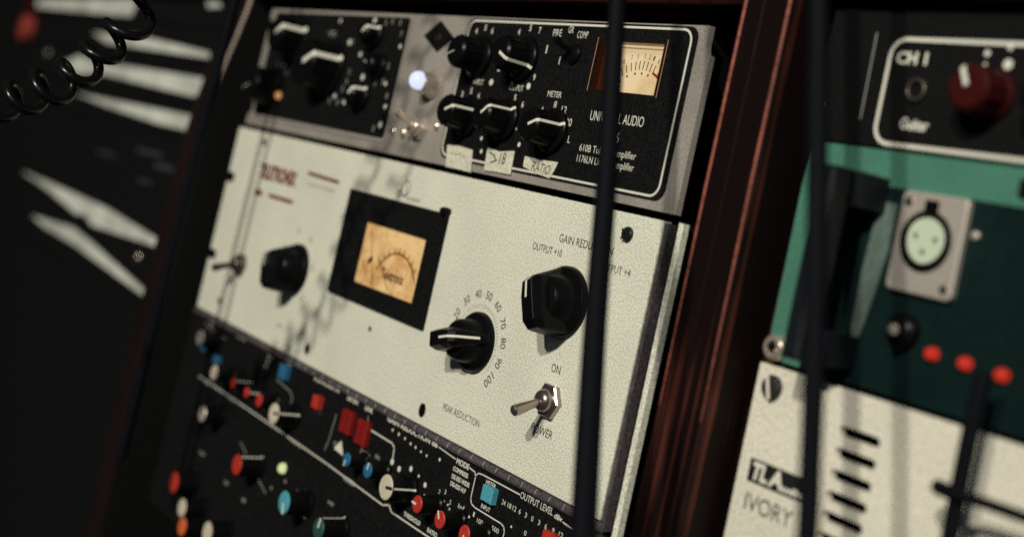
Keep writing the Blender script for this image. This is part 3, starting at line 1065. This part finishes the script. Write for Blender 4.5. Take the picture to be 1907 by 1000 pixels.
# ------------------------------------------------------------------ right bay: black headphone unit at the top
H = thing("headphone_amplifier", "black rack unit marked CH 1 with a maroon knob, above the green panel", "audio unit", (700, 100, 178))
m = MB()
m.plate(rrect(552.5, 178.2, 835, 231.5, 1.0), [], 0, 3)
hp = m.build("front_panel", BLACK, H)
m = MB()
m.box(560, 830, 8, 220, 179, 231)
m.build("chassis", VOID, H)
m = MB()
frame_line(m, 584.0, 178.9, 700, 220.8, 7.5, 1.5, -0.02)
m.text("CH 1", 588.0, 210.4, 14.4, 5.0, -0.08, bold=0.04)
m.text("Guitar", 596.0, 185.8, 13.0, 4.4, -0.08, bold=0.03)
for x, z, r in ((628.0, 216.2, 1.2), (637.0, 218.6, 1.0), (637.4, 212.6, 1.9), (628, 212, .8)):
    m.poly(circ(x, z, r, 12), -0.14, -0.03)
m.build("lettering", PRINTW, hp)
m = MB()
m.strip([(576.6, 188), (576.0, 222)], 0.5, -0.05)
m.build("panel_scratch", PRINTD, hp)
m = MB()
m.plate(circ(601.0, 200.8, 4.5, 28), [circ(601.0, 200.8, 3.1, 24)], -2.0, -0.02, 0.4)
jk = m.build("jack_socket", NICKEL, H)
m = MB()
m.poly(circ(601.0, 200.8, 3.2, 20), -0.4, -0.03)
m.build("socket_hole", VOID, jk)
line_knob(H, 633.6, 201.0, 8.2, 15, 9.5, 115, -0.1, 2.0, MAROON, PRINTW)
line_knob(H, 662.5, 201.0, 8.2, 15, 9.5, 100, -0.1, 2.0, BLACKP, PRINTW)
screw(H, 556.4, 191.8, 2.2, 0, NICKEL)

# ------------------------------------------------------------------ green channel unit
G = thing("green_preamp", "green rack unit with an XLR socket, black handle and three red lights", "audio unit", (700, 100, 90))
m = MB()
m.box(553.6, 571.5, 0, 3, 89.6, 177.2, 0.3)
m.box(571.5, 835, 0, 3, 163.6, 177.2, 0.3)
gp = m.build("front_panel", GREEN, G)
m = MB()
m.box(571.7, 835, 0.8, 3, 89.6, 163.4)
m.build("lower_panel", GREENSHADE, G)  # painted darker than the header to stand for shadow
m = MB()
m.box(560, 830, 8, 220, 90, 177)
m.build("chassis", VOID, G)
m = MB()
m.box(585.5, 594, -27.5, -17.5, 94.5, 166.5, 1.6)
m.box(585.5, 597, -15.5, 1.0, 153.5, 166.5)
m.box(585.5, 597, -15.5, 1.0, 94.5, 107)
m.build("handle", mat("black_handle", (0.0075, 0.0085, 0.011), 0.42, spec=0.25), G)
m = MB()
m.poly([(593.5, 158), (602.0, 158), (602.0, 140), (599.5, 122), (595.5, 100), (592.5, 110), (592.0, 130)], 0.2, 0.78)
m.build("lit_streak", mat("lit_grey_green", (0.085, 0.12, 0.105), 0.5, spec=0.3, speck=0.4, vary=0.5), G)  # streak of light on the shaded panel, painted as a pale plate
m = MB()
m.lathe(638.2, 151.6, [(1.6, 0.7), (1.6, -0.6), (1.0, -1.2)], 14)
m.build("rivet", SATIN, G)
# XLR socket
m = MB()
m.plate(rrect(606.0, 127.2, 634.8, 163.6, 2.4), [circ(619.6, 146.2, 11.0, 36)], -2.4, 0.7, 0.5)
xl = m.build("xlr_plate", SATIN, G)
m = MB()
m.plate(circ(619.6, 146.2, 11.0, 36), [circ(619.3, 147.0, 8.8, 36)], -2.8, 0.9)
m.box(616.4, 622.6, -3.0, -0.2, 155.6, 161.2, 0.6)
m.build("socket_ring", BLACKP, xl)
m = MB()
m.plate(circ(619.3, 147.0, 8.8, 32), [circ(613.9, 147.6, 1.2, 12), circ(622.6, 147.2, 1.2, 12), circ(618.2, 142.2, 1.2, 12)], -1.2, 0.9)
m.build("socket_insert", PALEG, xl)
for x, z in ((609.4, 159.6), (631.6, 131.0)):
    screw(xl, x, z, 1.7, -2.4, NICKEL)
m = MB()
m.lathe(616.6, 113.4, [(6.6, 0.8), (6.6, -2), (5.0, -4), (3.2, -4.6)], 28)
ts = m.build("toggle_switch", BLACKP, G)
m = MB()
m.tube([(616.6, -4, 113.4), (618.6, -8, 113.6), (621.4, -12, 113.8), (622, -12.6, 113.8)], [1.2, 1.5, 1.9, 1.1], 14)
m.build("lever", CHROME, ts)
for x, z in ((630.6, 108.4), (644.6, 108.2), (659.4, 107.7)):
    m = MB()
    m.lathe(x, z, [(2.35, 0.8), (2.35, -1.2), (1.8, -2.6), (0.7, -3.2)], 18)
    m.build("indicator_light", LEDR, G)
m = MB()
m.lathe(559.8, 94.6, [(5.0, -0.02), (5.0, -3.6), (4.2, -4.4), (2.6, -4.4), (2.4, -2.0)], 28)
hx = m.build("screw", CHROME, G)
m = MB()
m.lathe(559.8, 94.6, [(2.3, -4.3), (2.3, -4.5)], 6, False)
m.build("hex_socket", VOID, hx)
m = MB()
m.poly(rrect(651.5, 166.6, 662.5, 173.8, 1.5), -0.3, -0.02)
m.build("label_plate", BLACK, gp)

# ------------------------------------------------------------------ ivory unit
V = thing("valve_processor", "ivory rack panel lettered IVORY with five black vent slots, lowest on the right", "audio unit", (700, 100, -2))
slots = []
for zz in (72.6, 64.6, 56.6, 48.8, 41.4, 33.6, 25.8, 18.0):
    slots.append(rrect(597.0, zz - 1.85, 616.2, zz + 1.85, 1.84))
m = MB()
m.plate(rrect(551.8, -2, 835, 87.4, 0.8), slots, 0, 3)
vp = m.build("front_panel", IVORY, V)
m = MB()
m.box(560, 830, 9, 220, -1, 87)
m.build("chassis", VOID, V)
sc = screw(V, 561.0, 79.2, 5.0, 0, mat("polished_screw", (0.035, 0.033, 0.03), 0.3, metal=0.3), 1.9, False, PRINTW)  # white slot stands for the light its edges catch
m = MB()
m.plate([(557.4, 42.0), (590.0, 42.0), (590.0, 50.9), (557.4, 50.9)], [], -0.12, -0.02)
m.text("IVORY", 558.8, 31.4, 25.0, 6.6, -0.08)
m.build("lettering", PRINTK, vp)
m = MB()
m.text("TL", 559.4, 43.2, 8.4, 6.8, -0.18, 0, 0.12, 0.05)
m.text("A", 568.4, 43.2, 7.6, 6.8, -0.18, 0, 0.12, 0.04)
m.text("udio", 575.6, 43.2, 12.0, 2.6, -0.18, 0, 0.1, 0.05)
m.build("logo_print", PRINTW, vp)

# ------------------------------------------------------------------ left bay: dark units with pale strips
strips = {
    "a": [[(-635.9, 222.8), (-628.2, 214.2), (-298.1, 210.1), (-290, 222), (-300, 227.0)], [(-121.8, 226.2), (-95.5, 226.0), (-90, 222.0), (-114.8, 220.8)]],
    "b": [[(-397.5, 191.9), (-262.4, 193.0), (-92.6, 185.5), (-89.4, 180.5), (-254.8, 182.5), (-346.9, 183.4)]],
    "c": [[(-478.4, 156.9), (-421.9, 167.6), (-327.3, 164.6), (-93.1, 164.6), (-91.8, 151.3), (-101.4, 148.8), (-325.9, 153.9), (-448.7, 148.4)]],
    "d": [[(-407.3, 131.0), (-97.6, 133.8), (-91.0, 121.8), (-159.2, 121.4), (-302.7, 125.5)]],
    "e": [[(-518.9, 39.6), (-424.8, 40.3), (-238.7, 39.7), (-98.5, 32.8), (-101.1, 27.6), (-265.1, 20.4), (-290.6, 26.5), (-314.5, 23.6), (-410.8, 32.9)],
          [(-448.2, 2.9), (-315.8, 10.9), (-253.9, 6.2), (-98.1, -8.8), (-104.2, -12.5), (-299.7, -2.6), (-396.1, -1.2)]]}
units = [("a", 206, 228, "dark unit at the top of the left bay, pale strip behind the coiled cord"),
         ("b", 175, 205.4, "dark left bay unit with the slimmest pale strip, second from the top"),
         ("c", 142, 174.4, "dark left bay unit with the broadest pale strip, third from the top"),
         ("d", 113, 141.4, "dark left bay unit with a pale strip tapering away from the wood, fourth down"),
         ("f", -330, -20.6, "plain dark panel filling the bottom of the left bay under the two slanting strips"),
         ("e", -20, 112.4, "tall dark rack unit in the left bay with two slanting pale strips forming a V")]
YB = 80.0


def bk(x, z):
    """the left bay stands 80 mm further back than the middle one"""
    k = (395.26 + YB) / 395.26
    return 926.18 + (x - 926.18) * k, 132.1 + (z - 132.1) * k


for key, z0, z1, lab in units:
    z0, z1 = bk(0, z0)[1], bk(0, z1)[1]
    R_ = thing("rack_unit", lab, "audio unit", (-500, 180, z0), "dark units in the left bay")
    m = MB()
    m.plate([(-1300, z0), (-56, z0), (-56, z1 - .4), (-1300, z1 - .4)], [], YB, YB + 4)
    fp = m.build("front_panel", BLACK, R_)
    m = MB()
    m.box(-1140, -70, YB + 6, 250, z0 + 1, z1 - 1)
    m.build("chassis", VOID, R_)
    for pts in strips.get(key, []):
        m = MB()
        m.poly([bk(*p) for p in pts], YB - 1.2, YB - 0.05)
        m.build("pale_strip", PALESTRIP, R_)  # tapered pale plate laid on the dark panel
    if key == "e":
        screw(R_, *bk(-138.0, 13.0), 6.0, YB, NICKEL)
        m = MB()
        for x, z, w, h in ((-200, 96, 60, 4), (-150, 88, 40, 5), (-300, 84, 50, 3), (-180, 72, 30, 3)):
            m.strip([bk(x, z), bk(x + w, z + 1)], h, YB - 0.02)
        m.build("faint_print", mat("faint_grey_print", (0.035, 0.036, 0.042), 0.7), fp)
    if key == "a":
        m = MB()
        m.lathe(*bk(-632, 216.5), [(15, YB - 0.1), (15, YB - 8), (12, YB - 10)], 28)
        m.build("knob", MAROON, R_)
    if key == "b":
        m = MB()
        m.lathe(*bk(-625, 189.0), [(18, YB - 0.1), (18, YB - 10), (14, YB - 13)], 28)
        m.build("knob", mat("red_brown_knob", (0.28, 0.04, 0.025), 0.5), R_)
    if key == "c":
        screw(R_, *bk(-532, 165), 8.0, YB, NICKEL)

# ------------------------------------------------------------------ cables hanging in front
m = MB()
m.tube(smooth_path([(508, -92, 290), (520, -90, 240), (527.4, -90, 210.5), (534.0, -90, 183.8), (545.0, -90, 140), (555.4, -90, 92.9), (564.6, -90, 56.7), (573.4, -90, 22.2), (582, -90, -20)], 6),
       [2.9 + 1.9 * min(1, i / 42) for i in range(49)], 18)
tag(m.build("cable", RUBBER), "thick black cable hanging in front of the white panel and the lit cream meter", "cable")
m = MB()
m.tube(smooth_path([(610, -92, 290), (622, -90, 240), (629.4, -90, 211.6), (638.4, -90, 177.5), (649.2, -90, 136.9), (658.8, -90, 98.5), (664, -90, 75), (668.5, -90, 54.2), (676, -90, 10)], 6),
       3.3, 18)
tag(m.build("cable", RUBBER), "black cable hanging in front of the IVORY lettering and the green panel", "cable")
m = MB()
m.tube(smooth_path([(664.0, -17, 108), (664.0, -18, 88), (664.0, -18, 70), (664.2, -18, 50), (664.6, -18, 20), (665, -18, -10)], 6), 2.9, 12)
tag(m.build("wire", RUBBER), "thin black upright wire crossing the ivory panel beyond the vent slots", "wire")
m = MB()
m.tube(smooth_path([(655.5, -17, 68.4), (664, -22, 69), (676, -20, 69.2), (690, -18, 69), (720, -16, 68)], 6), [2.5] * 7 + [1.9] * 18, 12)
tag(m.build("wire", RUBBER), "short black level wire crossing the upright wire on the ivory panel", "wire")
m = MB()
m.tube(smooth_path([(90, -62, 330), (87, -61, 220), (85, -62, 120), (84, -62, 20), (82, -62, -90)], 8), 3.4, 12)
tag(m.build("cord", RUBBER), "thin black cord in the dark just before the white panel's notched end", "cord")

# coiled headphone cord: climbs out of the picture, and its loops throw the blotchy shadow on the white panel
axis = smooth_path([(225, -245, 96), (243, -238, 108), (262, -227, 118), (282, -214, 130), (292, -207, 139.5), (301, -202, 150), (308, -197, 161), (314, -194, 170),
                    (320, -192, 184), (329, -195, 212), (338, -198, 240), (349, -201, 268), (362, -204, 300), (378, -206, 340)], 24)
L = [0.0]
for a, b in zip(axis, axis[1:]):
    L.append(L[-1] + (b - a).length)
pts = []
n = int(L[-1] / 17.0 * 28)
up = None
for i in range(n):
    s = L[-1] * i / (n - 1)
    k = max(j for j in range(len(L)) if L[j] <= s + 1e-9)
    k = min(k, len(axis) - 2)
    t = (s - L[k]) / (L[k + 1] - L[k])
    c = axis[k].lerp(axis[k + 1], t)
    tn = (axis[k + 1] - axis[k]).normalized()
    if up is None:
        up = tn.orthogonal().normalized()
    up = (up - tn * up.dot(tn)).normalized()
    sd = tn.cross(up)
    ph = 2 * math.pi * (s / 16.0 if s < 118 else 118 / 16.0 + (s - 118) / 22.0)
    rr = 7.8 + 0.5 * math.sin(s * 0.11)
    c = c + Vector((-4, 0, 3))
    pts.append(c + up * math.cos(ph) * rr + sd * math.sin(ph) * rr)
m = MB()
m.tube(pts, 2.4, 12)
tag(m.build("coiled_cord", COILR), "glossy black coiled headphone cord in front of the pale strips on the left", "coiled cord")
